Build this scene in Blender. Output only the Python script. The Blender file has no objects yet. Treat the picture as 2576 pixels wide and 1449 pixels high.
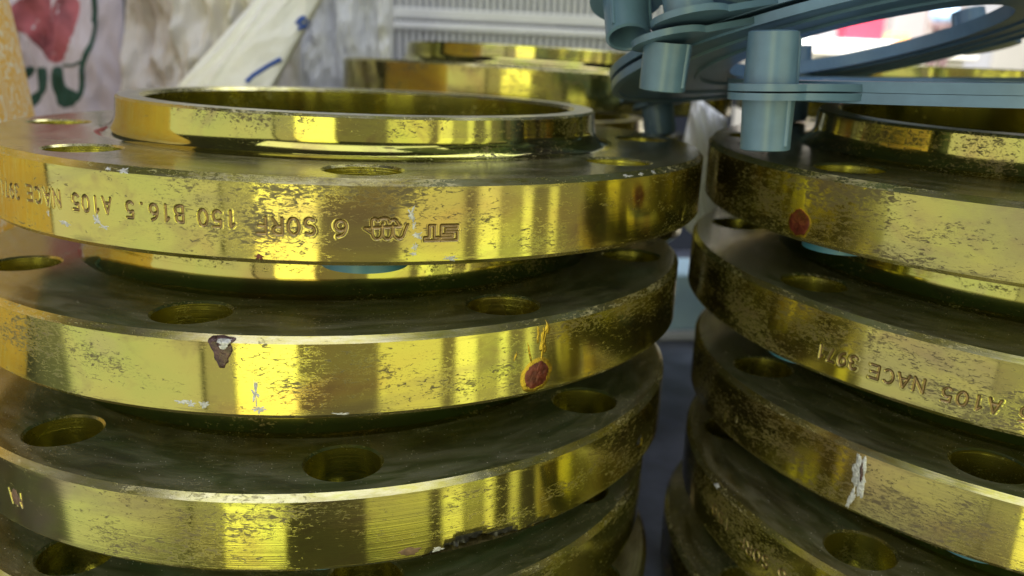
import bpy, math, random
import numpy as np
from mathutils import Vector, Matrix, noise
from mathutils.geometry import delaunay_2d_cdt

random.seed(7)
rng = np.random.default_rng(7)
MM = 0.001
SC = bpy.context.scene
COL = SC.collection
R = math.radians
PI = math.pi

# ------------------------------------------------------------------ camera
CAM_POS = np.array([1.52, -359.78, 56.15])
CAM_ROT = (1.299077, -0.0438339, -0.1637552)
FPX, CX, CY = 2082.5, 1288.0, 724.5          # focal length in pixels of a 2576 x 1449 frame
cd = bpy.data.cameras.new('camera')
cam = bpy.data.objects.new('camera', cd)
COL.objects.link(cam)
cam.location = Vector(CAM_POS * MM)
cam.rotation_euler = CAM_ROT
cd.sensor_width = 36.0
cd.lens = FPX / 2576 * 36.0
cd.clip_start = 0.005
cd.clip_end = 60
cd.dof.use_dof = True
cd.dof.focus_distance = 0.236
cd.dof.aperture_fstop = 11.5
SC.camera = cam

# ------------------------------------------------------------------ world
w = bpy.data.worlds.new('World')
SC.world = w
w.use_nodes = True
bg = w.node_tree.nodes['Background']
bg.inputs[0].default_value = (0.62, 0.72, 0.95, 1)
bg.inputs[1].default_value = 0.04
SC.view_settings.view_transform = 'Standard'
SC.view_settings.look = 'None'
SC.view_settings.exposure = 0.0
SC.view_settings.gamma = 1.0


# ------------------------------------------------------------------ lamps: door and window openings behind the photographer, plus added fills
def area(name, loc, target, sx, sy, radiance, color):
    l = bpy.data.lights.new(name, 'AREA')
    l.shape = 'RECTANGLE'
    l.size, l.size_y = sx * MM, sy * MM
    l.energy = radiance * PI * sx * sy * MM * MM
    l.color = color
    o = bpy.data.objects.new(name, l)
    COL.objects.link(o)
    o.location = Vector(loc) * MM
    o.rotation_euler = (Vector(target) - Vector(loc)).to_track_quat('-Z', 'Y').to_euler()
    return o


def opening(name, a0, a1, dist, z0, z1, radiance, color):
    a = R((a0 + a1) / 2)
    half = dist * math.tan(R(a1 - a0) / 2)
    zc = (z0 + z1) / 2
    c = (dist * math.sin(a), -139 - dist * math.cos(a), zc)
    return area(name, c, (0, -139, zc), 2 * half, z1 - z0, radiance, color)


DAY = (0.97, 1.0, 0.40)
opening('window_lamp', -98, -42, 2200, -1400, 1200, 1.25, (0.97, 1.0, 0.92))
opening('window_lamp', -41, -32.5, 2100, -1300, 1200, 0.85, (1.0, 1.0, 0.9))
opening('door_lamp', -32, -14, 2000, -1300, 1300, 3.6, DAY)
opening('door_lamp', 10, 29.5, 2000, -1250, 900, 1.4, DAY)
opening('tube_lamp', 34, 41, 1900, -1250, 900, 2.2, DAY)
opening('window_lamp', 41.8, 47.5, 1900, -1250, 900, 0.65, DAY)
opening('tube_lamp', 48.2, 51.6, 1900, -1250, 900, 2.0, DAY)
opening('room_fill', -32, 70, 2500, -1400, 1300, 0.42, (1.0, 0.90, 0.72))  # added dim panel standing in for the room behind, lifts the dark bands
opening('tube_lamp', 57.5, 60.5, 1900, -1250, 900, 1.35, DAY)
area('overhead_fill', (-150, -950, 1650), (-60, 350, 0), 2400, 1100, 2.7, (0.88, 0.92, 1.0))  # added overhead fill that brightens the bags

area('overhead_fill', (350, 800, 1700), (200, 250, -50), 1500, 900, 5.0, (0.90, 0.95, 1.0))  # second added fill, lights the rear table, gap and protector rims


# ------------------------------------------------------------------ helpers
def rotm(rx, ry, rz):
    cx, sx, cy, sy, cz, sz = math.cos(rx), math.sin(rx), math.cos(ry), math.sin(ry), math.cos(rz), math.sin(rz)
    X = np.array([[1, 0, 0], [0, cx, -sx], [0, sx, cx]])
    Y = np.array([[cy, 0, sy], [0, 1, 0], [-sy, 0, cy]])
    Z = np.array([[cz, -sz, 0], [sz, cz, 0], [0, 0, 1]])
    return Z @ Y @ X


CAM_R = rotm(*CAM_ROT)


def at(u, v, d):                                  # the world point (mm) seen at a pixel, d mm deep
    return CAM_POS + CAM_R @ np.array([(u - CX) / FPX * d, (CY - v) / FPX * d, -d])


class MB:
    """collects vertices and faces (mm) and links them as one mesh object"""
    def __init__(s):
        s.v, s.f, s.m, s.n = [], [], [], 0

    def add(s, verts, faces, mat=0):
        verts = np.asarray(verts, float).reshape(-1, 3)
        off = s.n
        s.v.append(verts)
        s.n += len(verts)
        for f in faces:
            s.f.append(tuple(int(i) + off for i in f))
        s.m.extend([mat] * len(faces))

    def grid(s, P, closed_u=False, closed_v=False, mat=0, flip=False):
        P = np.asarray(P, float)
        nu, nv = P.shape[:2]
        f = []
        for i in range(nu if closed_u else nu - 1):
            a, b = i * nv, ((i + 1) % nu) * nv
            for j in range(nv if closed_v else nv - 1):
                k = (j + 1) % nv
                q = (a + j, b + j, b + k, a + k)
                f.append(q[::-1] if flip else q)
        s.add(P.reshape(-1, 3), f, mat)

    def lathe(s, prof, n=96, mat=0, center=(0, 0), angs=None, flip=False):
        """profile of (r, z); every segment gets its own vertices, so edges stay crisp"""
        closed = angs is None
        a = np.linspace(0, 2 * PI, n, endpoint=False) if closed else np.asarray(angs)
        for (r0, z0), (r1, z1) in zip(prof[:-1], prof[1:]):
            P = np.stack([np.stack([center[0] + r * np.cos(a), center[1] + r * np.sin(a), np.full(len(a), z)], 1)
                          for r, z in ((r0, z0), (r1, z1))], 1)
            s.grid(P, closed_u=closed, mat=mat, flip=flip)

    def lathe_smooth(s, prof, n=96, mat=0, center=(0, 0), flip=False):
        a = np.linspace(0, 2 * PI, n, endpoint=False)
        P = np.stack([np.stack([center[0] + r * np.cos(a), center[1] + r * np.sin(a), np.full(n, z)], 1)
                      for r, z in prof], 1)
        s.grid(P, closed_u=True, mat=mat, flip=flip)

    def box(s, lo, hi, mat=0):
        x0, y0, z0 = lo
        x1, y1, z1 = hi
        v = [(x0, y0, z0), (x1, y0, z0), (x1, y1, z0), (x0, y1, z0), (x0, y0, z1), (x1, y0, z1), (x1, y1, z1), (x0, y1, z1)]
        for q in ((3, 2, 1, 0), (4, 5, 6, 7), (0, 1, 5, 4), (1, 2, 6, 5), (2, 3, 7, 6), (3, 0, 4, 7)):
            s.add([v[i] for i in q], [(0, 1, 2, 3)], mat)

    def bbox(s, lo, hi, b, mat=0):                # box with chamfered edges
        lo, hi = np.array(lo, float), np.array(hi, float)
        import itertools
        pts = {}
        vs = []
        for c in itertools.product((0, 1), repeat=3):
            for ax in range(3):
                p = np.where(np.array(c) == 1, hi - b, lo + b)
                p[ax] = hi[ax] if c[ax] else lo[ax]
                pts[(c, ax)] = len(vs)
                vs.append(p)
        vs = np.array(vs)
        ctr = (lo + hi) / 2
        faces = []
        for ax in range(3):
            o = [i for i in range(3) if i != ax]
            for sgn in (0, 1):
                idx = []
                for (p, q) in ((0, 0), (1, 0), (1, 1), (0, 1)):
                    c = [0, 0, 0]
                    c[ax] = sgn
                    c[o[0]] = p
                    c[o[1]] = q
                    idx.append(pts[(tuple(c), ax)])
                faces.append(idx)
        for ax in range(3):
            o = [i for i in range(3) if i != ax]
            for p in (0, 1):
                for q in (0, 1):
                    c0 = [0, 0, 0]
                    c0[o[0]] = p
                    c0[o[1]] = q
                    c1 = list(c0)
                    c1[ax] = 1
                    c0, c1 = tuple(c0), tuple(c1)
                    faces.append([pts[(c0, o[0])], pts[(c1, o[0])], pts[(c1, o[1])], pts[(c0, o[1])]])
        for c in itertools.product((0, 1), repeat=3):
            faces.append([pts[(c, 0)], pts[(c, 1)], pts[(c, 2)]])
        for f in faces:
            p = vs[f]
            nrm = np.cross(p[1] - p[0], p[2] - p[0])
            if nrm @ (p.mean(0) - ctr) < 0:
                f = f[::-1]
            s.add(vs[f], [tuple(range(len(f)))], mat)

    def mesh(s, name, mats, smooth=True):
        me = bpy.data.meshes.new(name)
        V = np.concatenate(s.v) * MM
        me.from_pydata(V.tolist(), [], s.f)
        for m in (mats if isinstance(mats, (list, tuple)) else [mats]):
            me.materials.append(m)
        me.polygons.foreach_set('material_index', np.array(s.m, np.int32))
        if smooth:
            me.polygons.foreach_set('use_smooth', np.ones(len(s.f), bool))
        me.update()
        return me

    def build(s, name, mats, parent=None, smooth=True):
        return link(name, s.mesh(name, mats, smooth), parent)


def link(name, data, parent=None):
    o = bpy.data.objects.new(name, data)
    COL.objects.link(o)
    if parent is not None:
        o.parent = parent
    return o


def tag(o, label=None, cat=None, group=None, kind=None):
    if label:
        o['label'] = label
    if cat:
        o['category'] = cat
    if group:
        o['group'] = group
    if kind:
        o['kind'] = kind
    return o


def empty(name, loc=(0, 0, 0), label=None, cat=None, group=None):
    o = bpy.data.objects.new(name, None)
    o.empty_display_size = 0.02
    COL.objects.link(o)
    o.location = Vector(loc) * MM
    return tag(o, label, cat, group)


# ------------------------------------------------------------------ materials
class NT:
    def __init__(s, name):
        s.m = bpy.data.materials.new(name)
        s.m.use_nodes = True
        s.t = s.m.node_tree
        s.b = s.t.nodes['Principled BSDF']
        s.out = s.t.nodes['Material Output']

    def n(s, typ, **kw):
        o = s.t.nodes.new(typ)
        for k, v in kw.items():
            setattr(o, k, v)
        return o

    def l(s, a, b):
        s.t.links.new(a, b)

    def val(s, sock, v):
        if isinstance(v, bpy.types.NodeSocket):
            s.l(v, sock)
        else:
            sock.default_value = v

    def math(s, op, a, b=0.0, c=None, clamp=False):
        o = s.n('ShaderNodeMath', operation=op, use_clamp=clamp)
        s.val(o.inputs[0], a)
        s.val(o.inputs[1], b)
        if c is not None:
            s.val(o.inputs[2], c)
        return o.outputs[0]

    def vec(s, x, y, z):
        o = s.n('ShaderNodeCombineXYZ')
        for i, v in enumerate((x, y, z)):
            s.val(o.inputs[i], v)
        return o.outputs[0]

    def noise(s, vec, scale=1.0, detail=2.0, rough=0.5, dist=0.0):
        o = s.n('ShaderNodeTexNoise')
        s.l(vec, o.inputs['Vector'])
        o.inputs['Scale'].default_value = scale
        o.inputs['Detail'].default_value = detail
        o.inputs['Roughness'].default_value = rough
        o.inputs['Distortion'].default_value = dist
        return o.outputs[0]

    def ramp(s, fac, stops, interp='LINEAR'):
        o = s.n('ShaderNodeValToRGB')
        s.l(fac, o.inputs[0])
        cr = o.color_ramp
        cr.interpolation = interp
        while len(cr.elements) < len(stops):
            cr.elements.new(0.5)
        for e, (p, c) in zip(cr.elements, stops):
            e.position = p
            e.color = c if len(c) == 4 else (*c, 1)
        return o.outputs[0]

    def step(s, fac, a, b):
        o = s.n('ShaderNodeMapRange', clamp=True)
        s.l(fac, o.inputs[0])
        o.inputs[1].default_value = a
        o.inputs[2].default_value = b
        return o.outputs[0]

    def mix(s, fac, a, b):
        o = s.n('ShaderNodeMix', data_type='RGBA')
        s.val(o.inputs[0], fac)
        for i, v in ((6, a), (7, b)):
            if isinstance(v, bpy.types.NodeSocket):
                s.l(v, o.inputs[i])
            else:
                o.inputs[i].default_value = (*v, 1)
        return o.outputs[2]

    def bump(s, h, strength, dist=0.001, normal=None):
        o = s.n('ShaderNodeBump')
        o.inputs['Strength'].default_value = strength
        o.inputs['Distance'].default_value = dist
        s.l(h, o.inputs['Height'])
        if normal is not None:
            s.l(normal, o.inputs['Normal'])
        return o.outputs[0]


def zinc(name, kind='side', worn=0.0, rim=True):
    """yellow passivated zinc plating, turned on a lathe, rubbed and flecked"""
    t = NT(name)
    tc = t.n('ShaderNodeTexCoord')
    sep = t.n('ShaderNodeSeparateXYZ')
    t.l(tc.outputs['Object'], sep.inputs[0])
    x, y, z = sep.outputs
    ang = t.math('ARCTAN2', y, x)
    rad = t.math('SQRT', t.math('ADD', t.math('MULTIPLY', x, x), t.math('MULTIPLY', y, y)))
    rnd = t.math('MULTIPLY', t.n('ShaderNodeObjectInfo').outputs['Random'], 9.0)
    s = t.math('ADD', t.math('MULTIPLY', ang, 0.14), rnd)

    def V(a, b, c):
        return t.vec(t.math('MULTIPLY', s, a), t.math('MULTIPLY', z, b), t.math('MULTIPLY', rad, c))
    big = t.noise(V(17, 26, 26), 1, 3, 0.55, 0.4)
    mid = t.noise(V(55, 90, 90), 1, 4, 0.6, 0.5)
    col = t.ramp(big, [(0.27, (0.36, 0.24, 0.075)), (0.38, (0.40, 0.335, 0.085)), (0.5, (0.40, 0.365, 0.088)),
                       (0.60, (0.365, 0.36, 0.085)), (0.72, (0.36, 0.29, 0.13))])
    if worn < -1.1 or kind == 'hole':
        col = t.mix(0.6, col, (0.68, 0.62, 0.11))  # lighter base paints in the bounced light lost inside bore and holes
    if worn > 1:
        col = t.mix(0.35, col, (0.25, 0.20, 0.065))
    # thin brownish stains and dull grey-brown patina in broad patches
    stain = t.step(mid, 0.54, 0.70)
    col = t.mix(t.math('MULTIPLY', stain, 0.5), col, (0.226, 0.148, 0.070))
    pat = t.step(t.noise(V(9, 34, 34), 1, 5, 0.62, 0.6), 0.53 - 0.07 * worn, 0.66 - 0.05 * worn)
    col = t.mix(t.math('MULTIPLY', pat, 0.5), col, (0.211, 0.168, 0.094))
    # dark rubbed flecks, drawn out along the turning marks, gathered in patches
    patch = t.noise(V(24, 60, 60), 1, 3, 0.6)
    off = t.math('MULTIPLY', t.math('SUBTRACT', 0.60 - 0.06 * worn, patch), 0.62)
    fn = t.noise(V(420, 1150, 800), 1, 5, 0.70, 0.8)
    fine = t.noise(V(800, 1900, 1400), 1, 5, 0.75, 0.3)
    fleck = t.step(t.math('SUBTRACT', fn, off), 0.53, 0.61)
    fleck = t.math('MAXIMUM', fleck, t.math('MULTIPLY', t.step(t.math('SUBTRACT', fine, off), 0.57, 0.65), 0.7))
    if kind == 'side' and rim:                     # rubbed more along the upper and lower edges
        e1 = t.math('ABSOLUTE', t.math('SUBTRACT', z, 0.0118))
        rub = t.math('MULTIPLY', t.step(e1, 0.0085, 0.0115), t.step(t.noise(V(60, 500, 10), 1, 6, 0.75, 0.6), 0.50, 0.60))
        fleck = t.math('MAXIMUM', fleck, t.math('MULTIPLY', rub, 0.6))
    if kind == 'top':
        fleck = t.math('MULTIPLY', fleck, 0.2)
    col = t.mix(t.math('MULTIPLY', fleck, 0.85), col, (0.075, 0.056, 0.033))
    if kind == 'edge':
        wear = t.step(t.noise(V(90, 300, 300), 1, 5, 0.7), 0.38, 0.62)
        col = t.mix(t.math('MULTIPLY', wear, 0.75), col, (0.52, 0.47, 0.30))
    metal = t.math('SUBTRACT', {'side': 0.97, 'top': 0.905, 'edge': 0.92, 'hole': 0.97}[kind], t.math('MULTIPLY', fleck, 0.78))
    if kind == 'top':
        dn = t.n('ShaderNodeTexVoronoi')
        t.l(tc.outputs['Object'], dn.inputs['Vector'])
        dn.inputs['Scale'].default_value = 900
        sel = t.math('LESS_THAN', dn.outputs['Distance'], 0.12)
        sel = t.math('MULTIPLY', sel, t.math('GREATER_THAN', t.noise(tc.outputs['Object'], 900, 0), 0.60))
        smear = t.noise(V(40, 40, 160), 1, 4, 0.6, 0.8)
        col = t.mix(t.math('ADD', 0.25, t.math('MULTIPLY', t.step(smear, 0.42, 0.7), 0.5)), col, (0.58, 0.52, 0.38))
        rings = t.noise(V(2, 0, 900), 1, 2, 0.6)
        col = t.mix(t.math('MULTIPLY', t.step(rings, 0.45, 0.65), 0.22), col, (0.25, 0.20, 0.10))
        col = t.mix(sel, col, (0.85, 0.82, 0.75))
        metal = t.math('SUBTRACT', metal, t.math('MULTIPLY', t.step(smear, 0.38, 0.62), 0.13))
        metal = t.math('SUBTRACT', metal, t.math('MULTIPLY', sel, 0.5))
    t.l(col, t.b.inputs['Base Color'])
    t.l(metal, t.b.inputs['Metallic'])
    r0 = {'side': 0.09, 'top': 0.165, 'edge': 0.24, 'hole': 0.27}[kind]
    rr = t.math('ADD', r0, t.math('MULTIPLY', fleck, 0.42))
    rr = t.math('ADD', rr, t.math('MULTIPLY', pat, 0.05))
    rr = t.math('ADD', rr, t.math('MULTIPLY', t.math('SUBTRACT', mid, 0.5), 0.03))
    t.l(rr, t.b.inputs['Roughness'])
    if kind in ('side', 'top'):
        t.b.inputs['Anisotropic'].default_value = 0.92 if kind == 'side' else 0.75
        t.b.inputs['Anisotropic Rotation'].default_value = 0.25
        tg = t.n('ShaderNodeTangent', direction_type='RADIAL', axis='Z')
        t.l(tg.outputs[0], t.b.inputs['Tangent'])
    line = t.noise(V(7, 2300 if kind != 'top' else 0, 0 if kind != 'top' else 1500), 1, 2, 0.6)
    b1 = t.bump(line, 0.08 if kind != 'hole' else 0.5, 0.0002)
    b2 = t.bump(fleck, 0.12, 0.0001, b1)
    und = t.noise(V(14, 30, 30), 1, 2, 0.5)
    b3 = t.bump(und, 0.02, 0.002, b2)
    t.l(b3, t.b.inputs['Normal'])
    return t.m


def plain(name, col, rough=0.5, metal=0.0, var=0.0, scale=200, bump=0.0, spec=0.5):
    t = NT(name)
    tc = t.n('ShaderNodeTexCoord')
    n = t.noise(tc.outputs['Object'], scale, 4, 0.6)
    c2 = tuple(max(0, c * (1 - var)) for c in col)
    c3 = tuple(min(1, c * (1 + var)) for c in col)
    t.l(t.ramp(n, [(0.3, c2), (0.7, c3)]), t.b.inputs['Base Color'])
    t.b.inputs['Roughness'].default_value = rough
    t.b.inputs['Metallic'].default_value = metal
    t.b.inputs['Specular IOR Level'].default_value = spec
    if bump:
        t.l(t.bump(n, bump, 0.0006), t.b.inputs['Normal'])
    return t.m


M_HUB = zinc('zinc_hub', 'side', 0.5, False)
M_FIL = zinc('zinc_fillet', 'side', -1.05, False)
M_BORE = zinc('zinc_bore', 'side', -1.2, False)
M_SIDE_WORN = zinc('zinc_side_worn', 'side', 1.5)
M_SIDE, M_TOP, M_EDGE, M_HOLE = zinc('zinc_side', 'side', 0.45), zinc('zinc_top', 'top'), zinc('zinc_edge', 'edge'), zinc('zinc_hole', 'hole', -1.0)
M_CHIP = plain('chipped_steel', (0.045, 0.045, 0.05), 0.42, metal=0.6, var=0.5, scale=700, bump=0.5)
M_GRIME = plain('groove_grime', (0.22, 0.15, 0.07), 0.34, metal=0.8, var=0.3, scale=600)
M_RIM = plain('pale_rim', (0.66, 0.63, 0.52), 0.30, metal=1.0, var=0.18, scale=220, bump=0.15)  # paler, silvery metal for the hub's top face
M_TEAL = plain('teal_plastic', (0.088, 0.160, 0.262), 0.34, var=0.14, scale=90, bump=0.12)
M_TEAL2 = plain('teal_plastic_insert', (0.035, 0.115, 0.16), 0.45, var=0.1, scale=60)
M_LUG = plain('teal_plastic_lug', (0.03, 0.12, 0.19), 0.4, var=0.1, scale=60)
M_RED = plain('red_lacquer', (0.10, 0.022, 0.015), 0.13, metal=0.4, var=0.6, scale=420, bump=0.5)
M_AMBER = plain('amber_lacquer_rim', (0.42, 0.29, 0.035), 0.2, metal=0.85, var=0.2, scale=500, bump=0.2)
M_GREY = plain('bare_scrape', (0.46, 0.46, 0.50), 0.36, metal=0.5, var=0.3, scale=900, bump=0.9)
M_WHITE = plain('white_paint_fleck', (0.42, 0.42, 0.46), 0.5, metal=0.2, var=0.4, scale=900, bump=0.4)
M_BROWN = plain('dark_red_gouge', (0.060, 0.030, 0.030), 0.25, metal=0.3, var=0.6, scale=500, bump=0.5)
M_SMEAR = plain('brown_smear', (0.15, 0.09, 0.06), 0.45, metal=0.3, var=0.4, scale=700, bump=0.3)


# ------------------------------------------------------------------ stamped writing: stroke glyphs, box 1 wide x 1.4 high
def arc(cx, cy, rx, ry, a0, a1, n=10):
    return [(cx + rx * math.cos(R(a)), cy + ry * math.sin(R(a))) for a in np.linspace(a0, a1, n)]


GL = {
    '0': [arc(.5, .7, .42, .7, 0, 360, 18)],
    '1': [[(.25, 1.1), (.55, 1.4), (.55, 0)]],
    '3': [arc(.45, 1.03, .38, .37, 150, -80, 9) + arc(.45, .36, .42, .36, 80, -150, 9)],
    '5': [[(.85, 1.4), (.2, 1.4), (.14, .8)] + arc(.45, .45, .42, .45, 120, -140, 11)],
    '6': [[(.75, 1.38)] + arc(.75, .5, .65, .85, 110, 180, 6) + arc(.5, .42, .4, .42, 180, 540, 14)],
    '7': [[(.1, 1.4), (.88, 1.4), (.38, 0)]],
    '9': [[(.25, .02)] + arc(.25, .9, .65, .85, -70, 0, 6) + arc(.5, .98, .4, .42, 0, 360, 14)],
    'A': [[(.02, 0), (.5, 1.4), (.98, 0)], [(.2, .48), (.8, .48)]],
    'B': [[(.1, 0), (.1, 1.4), (.5, 1.4)] + arc(.5, 1.07, .34, .33, 90, -90, 7) + [(.1, .74)], [(.5, .74)] + arc(.5, .37, .42, .37, 90, -90, 7) + [(.1, 0)]],
    'C': [arc(.55, .7, .45, .7, 50, 310, 14)],
    'E': [[(.88, 1.4), (.12, 1.4), (.12, 0), (.88, 0)], [(.12, .72), (.72, .72)]],
    'F': [[(.88, 1.4), (.12, 1.4), (.12, 0)], [(.12, .72), (.72, .72)]],
    'N': [[(.08, 0), (.08, 1.4), (.92, 0), (.92, 1.4)]],
    'O': [arc(.5, .7, .46, .7, 0, 360, 18)],
    'R': [[(.1, 0), (.1, 1.4), (.5, 1.4)] + arc(.5, 1.05, .38, .35, 90, -90, 7) + [(.1, .7)], [(.45, .7), (.92, 0)]],
    'S': [arc(.5, 1.03, .38, .37, 40, 260, 9) + arc(.5, .35, .40, .35, 90, -140, 9)],
    'T': [[(.02, 1.4), (.98, 1.4)], [(.5, 1.4), (.5, 0)]],
    '.': [[(.45, .02), (.5, .02)]],
}
# maker's mark: joined loops with a pointed tail, and a squared double-line monogram
LOGO = [[(0.0, .35)] + arc(.55, .95, .35, .42, 180, 20, 7) + [(.95, .35)] + arc(1.3, .95, .3, .45, 170, 10, 7) + [(1.62, .3)]
        + arc(1.95, .95, .3, .45, 170, 10, 7) + [(2.3, .25)] + arc(2.1, .1, .2, .2, 0, -170, 6) + arc(1.5, .05, .38, .2, 0, -180, 6)
        + arc(.9, .15, .24, .18, 0, -180, 6) + [(.45, .45), (2.75, .62), (2.3, .95)]]
LOGO2 = [[(0, 1.25), (1.0, 1.25), (1.0, 1.0), (.28, 1.0), (.28, .78), (1.0, .78), (1.0, 0), (0, 0), (0, .26), (.72, .26), (.72, .52), (0, .52), (0, 1.25)],
         [(1.12, 1.25), (2.0, 1.25), (2.0, 1.0), (1.72, 1.0), (1.72, 0), (1.4, 0), (1.4, 1.0), (1.12, 1.0), (1.12, 1.25)]]


def word_segments(words):
    """words: (text, first angle, last angle, z of the middle, height mm); the writing stands on its head"""
    segs = []
    for txt, a0, a1, zc, h in words:
        n = len(txt) if isinstance(txt, str) else 1
        span = (a0 - a1) * PI / 180 * 139.7
        if isinstance(txt, str):
            pitch = span / n
            for i, ch in enumerate(txt):
                gw = pitch * 0.74
                jit = 0.12 * math.sin(i * 5.1 + len(txt))
                for st in GL[ch]:
                    p = [(-a0 * PI / 180 * 139.7 + i * pitch + q[0] * gw, -zc + (q[1] / 1.4 - .5) * h + jit) for q in st]
                    segs += list(zip(p[:-1], p[1:]))
        else:
            mx = max(q[0] for st in txt for q in st)
            for st in txt:
                p = [(-a0 * PI / 180 * 139.7 + q[0] / mx * span, -zc + (q[1] / 1.4 - .5) * h) for q in st]
                segs += list(zip(p[:-1], p[1:]))
    return np.array(segs)                          # (n, 2, 2) in (s, t), s = -angle * R, t = -z


def stroke_dist(S, T, segs):
    d = np.full(S.shape, 9.0)
    for (p, q) in segs:
        m = (S > min(p[0], q[0]) - 1.5) & (S < max(p[0], q[0]) + 1.5)
        if not m.any():
            continue
        vx, vy = q[0] - p[0], q[1] - p[1]
        sx, ty = S[m] - p[0], T[m] - p[1]
        u = np.clip((sx * vx + ty * vy) / (vx * vx + vy * vy + 1e-9), 0, 1)
        d[m] = np.minimum(d[m], np.hypot(sx - u * vx, ty - u * vy))
    return d


# ------------------------------------------------------------------ flange
RO, TH, BC, HR_ = 139.7, 23.6, 120.65, 11.2
R_SEAT, HUB_T, CH = 103.4, 36.8, 1.75


def flange_face(mb, z, r_in, hole_r, up, mat):
    """flat ring with eight bolt holes"""
    N = 240
    pts, edges = [], []

    def loop(c, r, n):
        b = len(pts)
        for k in range(n):
            a = 2 * PI * k / n
            pts.append(Vector((c[0] + r * math.cos(a), c[1] + r * math.sin(a))))
            edges.append((b + k, b + (k + 1) % n))
    loop((0, 0), RO - (CH if up else 1.1), N)
    loop((0, 0), r_in, 160)
    cs = [(BC * math.cos(k * PI / 4), BC * math.sin(k * PI / 4)) for k in range(8)]
    for c in cs:
        loop(c, hole_r, 48)
    vo, eo, fo, *_ = delaunay_2d_cdt(pts, edges, [], 0, 1e-5)
    V = np.array([(p[0], p[1], z) for p in vo])
    F = []
    for f in fo:
        c = V[list(f)].mean(0)
        r = math.hypot(c[0], c[1])
        if r < r_in * 0.9999 or any(math.hypot(c[0] - h[0], c[1] - h[1]) < hole_r * 0.998 for h in cs):
            continue
        p = V[list(f)]
        ccw = np.cross(p[1] - p[0], p[2] - p[0])[2] > 0
        F.append(tuple(f) if ccw == up else tuple(f)[::-1])
    mb.add(V, F, mat)
    return cs


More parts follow.
